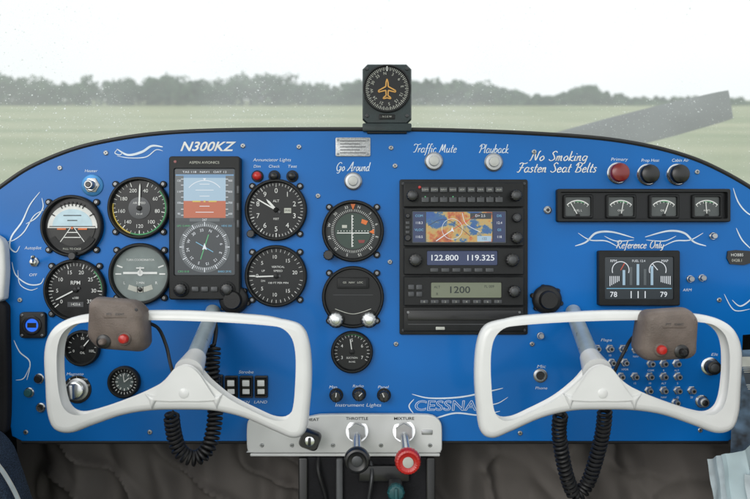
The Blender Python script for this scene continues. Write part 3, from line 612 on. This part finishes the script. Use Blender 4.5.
# ---------------------------------------------------------------- yokes
OUT=[(90,314),(66,320),(52,332),(46,352),(47,385),(49,412),(56,428),(72,432),(95,424),(125,414),(155,409.5),(187,409),(215,410),(245,417),(275,430),(294,437),(306,430),(310,405),(312,375),(310,345),(303,327),(288,320),(255,316),(200,313),(140,312)]
INN=[(92,328),(76,333),(69,345),(68,370),(71,395),(77,405),(90,404),(115,396),(140,386),(160,375),(173,361),(187,356),(202,361),(216,376),(235,391),(258,403),(277,411),(286,407),(289,380),(289,352),(284,337),(270,331),(240,328),(190,325),(140,325)]
COLM=pmat('column_paint',(0.42,0.5,0.55),0.3,0.35)
def yoke(mir):
    f=(lambda x:786-x) if mir else (lambda x:x)
    HY=115
    cx=f(187); b=B('control_yoke',cx,380,HY)
    g=lambda L:[(f(x),y) for x,y in L]
    b.curve(g(OUT),[g(INN)],HY,2.0,6.2,YOKE,6)
    hub=g([(174,366),(187,360),(201,366),(214,384),(222,399),(205,402),(187,402),(168,402),(152,399),(162,384)])
    b.curve(hub,[],HY+7,0.8,3,YOKE,6)
    b.lathe(f(187),391,[(5,HY+9),(5,HY+11),(4,HY+11.5)],YOKE,24)
    hx,hy=f(213),311
    b.tube([(hx,hy,4),(f(210),320,20),(f(191),368,HY-5)],7,COLM,24,rs=[7.4,7.4,8.2])
    b.tube([(f(196),357,HY-22),(f(189),371,HY-2)],9.5,YOKE,24,rs=[9.0,12.5])
    hx2=hx+(-3 if not mir else 3)
    b.lathe(hx2,hy-3,[(17,2),(17,6),(14.5,9),(11,10),(9.5,16)],RUB,40)
    for a in range(6): 
        b.lathe(hx2+17*math.cos(a*1.047+.3),hy-3+15*math.sin(a*1.047+.3),[(3,1),(3,5),(2,6)],RUB,12)
    kk=(DP-HY-20)/(DP-HY)
    cc=lambda x,y:(375+(x-375)*kk,249.5+(y-249.5)*kk)
    gx,gy=cc(116,325) if not mir else cc(669.5,335)
    R=[]
    for sc_,h in ((0.80,HY-10),(0.92,HY-5),(0.98,HY+4),(1.0,HY+13),(0.97,HY+19),(0.9,HY+23),(0.76,HY+25)):
        ring=[]
        for x,y in rr(0,0,56*sc_,51*sc_,13*sc_,6):
            t=y/25.0; x2=x*(1.0+0.05*t)+0.6*math.sin(y*0.4); y2=y+ (x/27.0)*(3 if not mir else -1)+0.5*math.sin(x*0.35)
            ring.append(b.P(gx+x2,gy+y2,h+ -t*3))
        R.append(ring)
    b.rings(R,GRIP,cap0=True)
    H=HY+22
    rx,ry=cc(126,338) if not mir else cc(659,349); dx2,dy2=cc(105,341) if not mir else cc(680,351)
    b.lathe(rx,ry,[(6.8,H-4),(6.8,H+2),(6,H+3),(5.2,H+3)],GRIP,28); b.lathe(rx,ry,[(4.6,H+1),(4.6,H+6),(3.6,H+7.4),(1,H+7.9)],RED,24)
    b.lathe(dx2,dy2,[(7,H-4),(7,H+1.8),(6,H+2.4)],BLK,28); b.lathe(dx2,dy2,[(3.4,H+2),(3,H+7),(2,H+8)],GRIP if not mir else BLK,16)
    b.box(gx+2,gy-11,24,8,2,H,H+4.4,GRIP,1); b.text('PTT    IDENT',gx+2,gy-11,3.0,H+4.9,DKST,0,0,17)
    for qx,qy in ((-20,-16),(21,-15)): b.screw(gx+qx,gy+qy,1.8,H+2.6,DKST)
    if not mir: w=[(145,322,HY+5),(158,328,HY-10),(166,345,HY-14),(170,362,HY-12),(174,378,HY-6)]
    else: w=[(643,332,HY+5),(632,338,HY-10),(624,352,HY-16),(616,368,HY-12),(612,380,HY-6)]
    b.tube(catmull(w,8),1.5,RUB,8)
    return b.done(sharp=45)
yoke(False); yoke(True)
b=B('coiled_cord',200,410,60)
b.tube(catmull([(212,312,14),(216,328,30),(214,345,45)],6),2,RUB,8)
b.coil([(214,345,45),(212,368,50),(214,392,52),(215,418,58),(209,446,66),(196,458,70),(181,452,74),(174,434,78),(171,412,84)],5.8,1.7,4.3,RUB)
b.done()
b=B('coiled_cord',585,440,60)
b.tube(catmull([(604,388,98),(606,398,90),(605,408,80)],6),2,RUB,8)
b.coil([(605,408,80),(603,430,72),(597,455,66),(588,482,60),(576,495,62),(568,480,66),(562,455,70),(559,430,76),(561,412,84)],5.4,1.7,4.3,RUB)
b.done()
# ---------------------------------------------------------------- engine control subpanel
b=B('engine_control_subpanel',345,433,10)
pts=[(247,424),(249,420),(254,418.5),(275,418),(300,418),(312,416.5),(320,415),(345,414.5),(375,414.5),(405,414.5),(428,415),(436,417.5),(441,423),(442,430),(442,440),(442,449),(440,452),(435,453),(400,453),(350,453),(300,453),(255,453),(249,452),(247,448),(246.5,436)]
b.curve(pts,[],6,3,1.2,PLWH,2)
b.box(345,455,190,3,1,-20,10,PLWH,1)
b.text('HEAT',313,419.5,4,10.6,BLK,0,0.01,12); b.text('THROTTLE',357,418.5,4,10.6,BLK,0,0.01,22); b.text('MIXTURE',404,418.5,4,10.6,BLK,0,0.01,20)
for x in (262,292,333,381,430): b.screw(x,445,2.0,10.4)
b.box(427,432,11,5,1,10.2,11,STEEL,0.4)
b.done()
def plunger(name,x0,y0,x1,y1,r,mat,sc=0,h=62):
    b=B(name,x1,y1,h)
    b.tube([(x0,y0,8),(x0,y0,12)],1,CHR,24,rs=[11,11]); b.tube([(x0,y0,12),(x0,y0+1,20)],1,CHR,24,rs=[8.5,7.5]); b.tube([(x0,y0+1,20),(x0,y0+2,24)],1,STEEL,6,rs=[9,9])
    b.tube([(x0,y0+2,20),(x1,y1,h-14)],1,CHR,20,rs=[4.2,4.2])
    b.lathe(x1,y1,[(5,h-16),(6,h-13),(r*0.8,h-10),(r,h-7),(r,h-1),(r*0.9,h+1.5),(r*0.75,h+2),(r*0.6,h+1)],mat,96,sc=sc,scn=24)
    b.lathe(x1,y1,[(r*0.42,h+0.8),(r*0.42,h+2.0),(r*0.34,h+2.4)],DKST if mat is BLK else CREAM,24); b.done()
plunger('throttle_knob',357,431,357,461,13,BLK)
plunger('mixture_knob',404,431,408,462,13,RED,0.22)
b=B('cabin_heat_knob',310,440,30); b.tube([(306,438,8),(309,440,24)],4,CHR,16)
R=[]
for q,h in ((0.7,20),(1,23),(1,32),(0.85,35)):
    R.append([b.P(310+ (x*math.cos(0.35)-y*math.sin(0.35)),440+(x*math.sin(0.35)+y*math.cos(0.35)),h) for x,y in rr(0,0,20*q,18*q,5*q,5)])
b.rings(R,BLK,cap0=True); b.lathe(310,440,[(5,35),(5,36),(4,36.4)],CHR,24); b.box(310,440,3,8,1,36,37,BLK,0.4); b.done()
b=B('fuel_selector_knob',396,491,40); b.box(396,498,14,22,3,0,36,DKST,2); b.lathe(396,493,[(8.5,34),(8.5,40),(7,42),(4,42.6)],TEAL,30,sc=0.4); b.box(396,493,3,12,1,42,46,TEAL,0.6); b.done()
b=B('center_pedestal',370,480,0)
b.rings([[b.P(x,y,h) for x,y in rr(368,535,128,160,5,3)] for h in (-300,8)],DARK); b.box(304,505,9,100,2,-20,12,BLK,1); b.box(340,505,7,100,2,-10,14,DKST,1); b.box(430,505,9,100,2,-10,12,BLK,1); b.box(384,470,50,16,2,0,14,BLK,1)
b.tube(catmull([(320,450,0),(318,470,14),(326,500,10),(330,540,0)],6),2.5,RUB,8); b.tube(catmull([(370,455,0),(372,475,16),(368,505,14),(366,540,0)],6),2.0,DKST,8)
b.done()
# ---------------------------------------------------------------- compass
b=B('panel_compass',387,97,4)
def octo(w,h,c,cx=387,cy=94): return [(cx-w/2+c,cy-h/2),(cx+w/2-c,cy-h/2),(cx+w/2,cy-h/2+c),(cx+w/2,cy+h/2-c),(cx+w/2-c,cy+h/2),(cx-w/2+c,cy+h/2),(cx-w/2,cy+h/2-c),(cx-w/2,cy-h/2+c)]
b.rings([[b.P(x,y,h) for x,y in octo(w,hh,c)] for w,hh,c,h in ((36,46,5,-60),(46,56,6,-30),(49,60,5,-4),(49,60,5,2),(46.5,57.5,4,4.5))],COMP)
b.lathe(387,89,[(24,4.4),(24,6.2),(23.2,6.8),(22.6,6.8),(22,5)],BEZ,56,cap=False); b.disc(387,89,22.3,4.9,FACE,48)
b.ticks(387,89,19,21.4,0,360,72,0.45,5.2,CREAM); b.ticks(387,89,18,21.4,0,360,36,0.6,5.3,CREAM)
for i,t in enumerate(['N','3','6','E','12','15','S','21','24','W','30','33']):
    a=math.radians(i*30-8); b.text(t,387+15.2*math.sin(a),89-15.2*math.cos(a),4.2,5.3,CREAM,0,0.0,rot=-(i*30-8))
pl=[(387,79.5),(388,83),(388.2,87),(395.5,91),(395.5,92.6),(388.2,90.8),(387.9,96),(390.6,98),(390.6,99.2),(387,98.2)]
pl+= [(774-x,y) for x,y in pl[::-1][1:-1]]
for i in range(len(pl)):
    x0,y0=pl[i]; x1,y1=pl[(i+1)%len(pl)]; b.line(x0,y0,x1,y1,1.3,5.8+0.02*i,GOLD)
b.line(387,67,387,72,1.1,7.4,WHT)
for x,y in ((367,69),(407,69),(367,116),(407,116)): b.screw(x,y,1.8,4.4,DKST)
b.box(387,117,16,5,1,4.4,5.4,BEZ,0.4); b.text('N S E W',387,117,2.6,5.7,CREAM)
b.box(387,127.5,49,8,1.5,-30,6,COMP,1); b.box(387,131,40,5,1,-40,3,BEZ,1)
b.done()
# ---------------------------------------------------------------- glareshield deck, nose, propeller
b=B('glareshield_deck',375,200,0)
def scaled(f,h,dy=0): return [((x-375)*f,(249.5-y)*f*1.0-dy,h) for x,y in TOPC]
def loc(L): return [(x-b.ox,y-b.oy,z) for x,y,z in L]
b.rings([loc(scaled(1,-3)),loc(scaled(0.998,-3,3)),loc(scaled(0.97,-120,8)),loc(scaled(0.9,-260,16))],DARK,cap1=False,closed=False)
b.done()
b=B('engine_cowling',375,200,0)
COWL=pmat('cowl_white_paint',(0.7,0.7,0.7),0.35,0,0.4)
def ell(w,ht,cyl,h,n=40): return [(w*math.copysign(abs(math.cos(2*math.pi*i/n))**0.8,math.cos(2*math.pi*i/n))-b.ox,cyl+ht*math.copysign(abs(math.sin(2*math.pi*i/n))**0.8,math.sin(2*math.pi*i/n))-b.oy,h) for i in range(n)]
b.rings([ell(360,210,-150,-265),ell(330,200,-120,-400),ell(280,180,-70,-560),ell(220,140,10,-660),ell(170,110,40,-700),ell(120,70,60,-708)],COWL)
b.done()
PROP=pmat('propeller_grey_paint',(0.055,0.066,0.07),0.5,0,0,0.3,12)
b=B('propeller',375,195,0); px,py,pz=0,106,-731
b.ox=0;b.oy=0
def bl(sgn):
    ang=math.atan2(0.255,1.0)
    R=[]
    for r,ch,th,tw in ((30,22,16,70),(90,40,16,55),(200,58,13,35),(350,66,10,25),(480,68,7,18),(600,66,5,14),(690,60,3.5,11),(716,56,3,10)):
        ring=[]
        for i in range(16):
            a=2*math.pi*i/16; c=math.cos(a)*ch/2; t=math.sin(a)*th/2*(1 if math.sin(a)>0 else 0.4)
            tr=math.radians(tw*sgn*1.0); c2=c*math.cos(tr)-t*math.sin(tr); t2=c*math.sin(tr)+t*math.cos(tr)
            x=r*math.cos(ang)-c2*math.sin(ang); y=r*math.sin(ang)+c2*math.cos(ang)
            ring.append((sgn*x+px,sgn*y+py,pz+t2))
        R.append(ring)
    b.rings(R,PROP)
bl(1); bl(-1)
R=[[(px+r*math.cos(2*math.pi*i/32),py+r*math.sin(2*math.pi*i/32),z) for i in range(32)] for r,z in ((75,-705),(78,-725),(70,-760),(50,-800),(22,-830),(3,-840))]
b.rings(R,COWL); o=b.done(); o.matrix_world=MP
# ---------------------------------------------------------------- windshield
b=B('windshield',375,100,0); b.ox=0;b.oy=0
R=[];NW=40
def topy(X):
    px=X+375
    for i in range(len(TOPC)-1):
        if TOPC[i][0]<=px<=TOPC[i+1][0]: return 249.5-TOPC[i][1]
    return 249.5-262
for j in range(13):
    t=j/12; row=[]
    for i in range(NW+1):
        q=-1+2*i/NW
        xb=640*q; xt=560*q
        yb=topy(max(-434,min(432,xb)))-22-40*abs(q)**3; hb=-270+250*abs(q)**2.2
        yt=430; ht=170+120*abs(q)**2
        x=xb+(xt-xb)*t; y=yb+(yt-yb)*t; h=hb+(ht-hb)*(t**1.15)
        row.append((x,y,h))
    R.append(row)
b.rings(R,WIND,cap1=False,closed=False); o=b.done(sharp=180); o.matrix_world=MP
# ---------------------------------------------------------------- cabin surroundings
def sheet(name,fn,nu,nv,mat,sharp=180):
    b=B(name,375,250,0); b.ox=0;b.oy=0
    R=[[fn(i/nu,j/nv) for i in range(nu+1)] for j in range(nv+1)]
    b.rings(R,mat,cap1=False,closed=False); o=b.done(sharp=sharp); o.matrix_world=MP; return o
def fab(u,v):
    x=-430+860*u; y=-150-430*v
    wx=x+18*noise.noise(Vector((x*0.01,y*0.012,2.0)))+y*0.12
    n=noise.noise(Vector((wx*0.013,y*0.004,1.0)))*42+noise.noise(Vector((wx*0.035,y*0.008,6.0)))*16
    r1=1-abs(noise.noise(Vector((x*0.012+y*0.010,y*0.016,9.0))))*2
    n+=max(0,r1)**5*16+noise.noise(Vector((x*0.08,y*0.05,3.0)))*1.5
    return (x,y,-80+n-40*v)
sheet('firewall_insulation_blanket',fab,240,110,FAB)
sheet('cabin_floor',lambda u,v:(-460+920*u,-640,-330+1100*v),8,8,CARP)
sheet('unseen_roof_shade',lambda u,v:(-470+940*u,500+30*math.cos((u-0.5)*3),320+620*v),12,6,LINER)  # unseen roof, added to block top light and make the panel light less even
for sg in (-1,1):
    def wall(u,v,sg=sg): return (sg*(402+20*u),-40-600*v,-330+1000*u)
    sheet('cabin_side_wall',wall,8,8,DARK)
b=B('door_panel',8,470,30)
b.curve([(-50,428),(-15,431),(4,446),(14,470),(24,500),(34,540),(-50,540)],[],34,18,6,CARP,5)
b.curve([(-34,236),(-8,238),(-3,262),(-4,290),(-8,302),(-34,304)],[],8,4,3,PLWH,4)
b.curve([(-40,300),(-8,304),(-4,330),(-3,420),(-10,440),(-40,440)],[],2,6,3,DARK,4)
b.done()
b=B('seat_belt_strap',20,470,60); b.stroke([(-6,458),(6,474),(18,496),(26,520)],5,62,PLWH,taper=False); b.stroke([(-6,458),(6,474),(18,496),(26,520)],3.4,62.4,PAPER,taper=False); b.done()
b=B('flight_chart',745,410,30)
b.raw([b.P(739,352,20),b.P(775,345,46),b.P(778,470,52),b.P(733,462,24)],[(0,1,2,3)],PAPER2)
for i,(y,m) in enumerate(((358,CREAM),(375,E_DK),(392,TEAL),(408,GFACE),(424,CREAM),(442,BLK))):
    b.raw([b.P(741-i*.8,y,21.5),b.P(765,y-3,40),b.P(765,y+7,40.6),b.P(741-i*.8,y+10,22)],[(0,1,2,3)],m)
    for q in range(3): b.raw([b.P(742-i*.8,y+11+q*2,22.2),b.P(760,y+8+q*2,38),b.P(760,y+8.8+q*2,38),b.P(742-i*.8,y+11.8+q*2,22.2)],[(0,1,2,3)],CREAM)
b.done()
BAG=pmat('pale_blue_paper',(0.5,0.62,0.66),0.55,0,0.05,0.1,30)
b=B('folded_paper_bundle',730,480,40)
random.seed(3)
for k,(x0,y0,x1,y1,w,rot) in enumerate(((706,456,716,545,34,4),(718,450,734,545,36,8),(736,466,752,545,36,-6))):
    NU,NV=14,14; R=[]
    for j in range(NV+1):
        v=j/NV; row=[]
        for i in range(NU+1):
            u=i/NU; fold=abs(((u*1.2+0.35*k)%1)-0.5)*2
            x=x0+(x1-x0)*v+w*(u-0.1)+2*math.sin(v*3+k); y=y0+(y1-y0)*v-rot*u+2*math.sin(u*4+k)
            row.append(b.P(x,y,38+k*9+fold*12-6*v+5*noise.noise(Vector((u*2.5,v*3.5,k*3.1)))))
        R.append(row)
    b.rings(R,BAG if k%2 else PAPER,cap1=False,closed=False)
b.done(sharp=25)
random.seed(7)
# ---------------------------------------------------------------- outside
def groundmat():
    m,nt,out=mk('grass_ground'); N=nt.nodes; L=nt.links
    p=N.new('ShaderNodeBsdfPrincipled'); p.inputs['Roughness'].default_value=0.95; p.inputs['Specular IOR Level'].default_value=0.1
    tc=N.new('ShaderNodeTexCoord'); mp=N.new('ShaderNodeMapping'); mp.inputs['Scale'].default_value=(0.02,0.05,1)
    L.new(tc.outputs['Object'],mp.inputs['Vector'])
    n1=N.new('ShaderNodeTexNoise'); n1.inputs['Scale'].default_value=2.0; n1.inputs['Detail'].default_value=8; L.new(mp.outputs[0],n1.inputs['Vector'])
    n2=N.new('ShaderNodeTexNoise'); n2.inputs['Scale'].default_value=3.0; n2.inputs['Detail'].default_value=4; L.new(tc.outputs['Object'],n2.inputs['Vector'])
    cr=N.new('ShaderNodeValToRGB'); e=cr.color_ramp.elements; e[0].position=0.35; e[0].color=(0.18,0.235,0.10,1); e[1].position=0.65; e[1].color=(0.38,0.39,0.23,1)
    L.new(n1.outputs['Fac'],cr.inputs['Fac'])
    mx=N.new('ShaderNodeMixRGB'); mx.blend_type='MULTIPLY'; mx.inputs[0].default_value=0.5
    c2=N.new('ShaderNodeValToRGB'); c2.color_ramp.elements[0].position=0.3; c2.color_ramp.elements[0].color=(0.6,0.6,0.55,1); c2.color_ramp.elements[1].position=0.7
    L.new(n2.outputs['Fac'],c2.inputs['Fac']); L.new(cr.outputs['Color'],mx.inputs[1]); L.new(c2.outputs['Color'],mx.inputs[2])
    L.new(mx.outputs[0],p.inputs['Base Color']); L.new(p.outputs[0],out.inputs['Surface']); return m
me=bpy.data.meshes.new('grass_field')
me.from_pydata([(-4000,-4000,0),(4000,-4000,0),(4000,4000,0),(-4000,4000,0)],[],[(0,1,2,3)]); me.materials.append(groundmat())
scene.collection.objects.link(bpy.data.objects.new('grass_field',me))
TP=[(-900,84),(-400,78),(-100,76),(0,72),(30,79),(60,84),(90,78),(110,80),(130,84),(150,74),(170,72),(190,82),(215,84),(240,76),(270,71),(290,78),(310,84),(340,86),(420,80),(450,83),(475,80),(500,90),(520,95),(545,99),(570,92),(588,84),(605,94),(630,101),(700,99),(760,102),(1100,90),(1700,86)]
def tp(px):
    for i in range(len(TP)-1):
        if TP[i][0]<=px<=TP[i+1][0]:
            t=(px-TP[i][0])/(TP[i+1][0]-TP[i][0]); return TP[i][1]*(1-t)+TP[i+1][1]*t
    return 84
Q=[];TR=[]
for row,Y in enumerate((262,250,240)):
    x=-430.0
    while x<430:
        px=375+x*783/Y; H=(105-tp(px)+4)/795*Y*random.uniform(0.82,1.06)*(1-0.10*row)
        H=max(2.0,H); cxr=H*random.uniform(0.28,0.40)
        y0=Y+random.uniform(-4,4)
        TR.append((x,y0,H))
        for l in range(7):
            a=random.uniform(0,6.28); lr=cxr*random.uniform(0.5,0.8)
            lx=x+math.cos(a)*cxr*0.6; ly=y0+math.sin(a)*cxr*0.6; lz=H*random.uniform(0.3,0.84)
            nn=34
            d=np.random.normal(size=(nn,3)); d/=np.linalg.norm(d,axis=1)[:,None]; d*=(np.random.rand(nn,1)**0.4)*lr
            Q.append(np.c_[d[:,0]+lx,d[:,1]+ly,np.clip(d[:,2]*0.85+lz,0.2,None)])
        nn=30
        Q.append(np.c_[x+np.random.uniform(-3,3,nn),y0+np.random.uniform(-2,2,nn),np.random.uniform(0,H*0.5,nn)])
        x+=random.uniform(2.4,5.0)
C=np.concatenate(Q); n=len(C)
U=np.random.normal(size=(n,3)); U/=np.linalg.norm(U,axis=1)[:,None]
W=np.cross(U,np.random.normal(size=(n,3))); W/=np.linalg.norm(W,axis=1)[:,None]
s1=np.random.uniform(0.35,0.95,(n,1)); s2=np.random.uniform(0.3,0.7,(n,1))
V=np.stack([C+U*s1,C+W*s2,C-U*s1,C-W*s2],1).reshape(-1,3)
tv=[];tf=[]
for (x,y,H) in TR:
    o0=len(tv)
    for r,z in ((0.22,0),(0.15,H*0.4),(0.05,H*0.85)):
        for i in range(5): tv.append((x+r*math.cos(i*1.2566),y+r*math.sin(i*1.2566),z))
    for k in range(2):
        for i in range(5): tf.append((o0+k*5+i,o0+k*5+(i+1)%5,o0+k*5+5+(i+1)%5,o0+k*5+5+i))
    for k in range(4):
        a=random.uniform(0,6.28); z=H*random.uniform(0.3,0.6); o1=len(tv); L_=H*0.25
        tv+= [(x,y,z),(x,y,z+0.15),(x+math.cos(a)*L_,y+math.sin(a)*L_,z+L_*0.7)]; tf.append((o1,o1+1,o1+2))
nb=len(V)
allv=V.tolist()+tv
allf=[(4*i,4*i+1,4*i+2,4*i+3) for i in range(n)]+[tuple(nb+a for a in f) for f in tf]
me=bpy.data.meshes.new('tree_line'); me.from_pydata(allv,[],allf)
def leafmat():
    m,nt,out=mk('foliage'); N=nt.nodes; L=nt.links
    p=N.new('ShaderNodeBsdfDiffuse'); tc=N.new('ShaderNodeTexCoord'); nz=N.new('ShaderNodeTexNoise'); nz.inputs['Scale'].default_value=0.3; nz.inputs['Detail'].default_value=3
    L.new(tc.outputs['Object'],nz.inputs['Vector']); cr=N.new('ShaderNodeValToRGB'); e=cr.color_ramp.elements
    e[0].position=0.35; e[0].color=(0.055,0.11,0.065,1); e[1].position=0.65; e[1].color=(0.14,0.22,0.125,1)
    L.new(nz.outputs['Fac'],cr.inputs['Fac']); L.new(cr.outputs['Color'],p.inputs['Color'])
    t=N.new('ShaderNodeBsdfTranslucent'); L.new(cr.outputs['Color'],t.inputs['Color']); mx=N.new('ShaderNodeMixShader'); mx.inputs[0].default_value=0.4
    L.new(p.outputs[0],mx.inputs[1]); L.new(t.outputs[0],mx.inputs[2]); L.new(mx.outputs[0],out.inputs['Surface']); return m
me.materials.append(leafmat()); me.materials.append(pmat('bark',(0.08,0.07,0.06),0.9))
me.polygons.foreach_set('material_index',[0]*n+[1]*len(tf))
scene.collection.objects.link(bpy.data.objects.new('tree_line',me))
# ---------------------------------------------------------------- light
w=bpy.data.worlds.new('World'); scene.world=w; w.use_nodes=True
nt=w.node_tree; nt.nodes.clear(); N=nt.nodes; L=nt.links
out_=N.new('ShaderNodeOutputWorld'); bg=N.new('ShaderNodeBackground'); sky=N.new('ShaderNodeTexSky'); sky.sky_type='NISHITA'; sky.sun_disc=False
EL,AZ=math.radians(30),math.radians(208)
sky.sun_elevation=EL; sky.sun_rotation=AZ; sky.dust_density=4; sky.air_density=1.0
hs=N.new('ShaderNodeHueSaturation'); hs.inputs['Saturation'].default_value=0.2
mx=N.new('ShaderNodeMixRGB'); mx.inputs[0].default_value=0.78; mx.inputs[2].default_value=(10.0,10.35,10.5,1)
L.new(sky.outputs[0],hs.inputs['Color']); L.new(hs.outputs[0],mx.inputs[1]); L.new(mx.outputs[0],bg.inputs[0]); bg.inputs[1].default_value=0.137
L.new(bg.outputs[0],out_.inputs[0])
sd=bpy.data.lights.new('sun','SUN'); sd.energy=0.8; sd.angle=math.radians(35); sd.color=(1,0.98,0.95)
so=bpy.data.objects.new('sun',sd); scene.collection.objects.link(so)
dirv=Vector((math.sin(AZ)*math.cos(EL),math.cos(AZ)*math.cos(EL),math.sin(EL)))
so.rotation_euler=dirv.to_track_quat('Z','Y').to_euler()
cd=bpy.data.cameras.new('camera'); co=bpy.data.objects.new('camera',cd); scene.collection.objects.link(co)
co.matrix_world=Matrix.Translation(CAM)@RC
cd.sensor_width=36; cd.lens=36*DP/750; cd.clip_start=0.02; cd.clip_end=9000
cd.dof.use_dof=True; cd.dof.focus_distance=0.985; cd.dof.aperture_fstop=7
scene.camera=co
scene.view_settings.view_transform='Standard'; scene.view_settings.look='None'; scene.view_settings.exposure=0
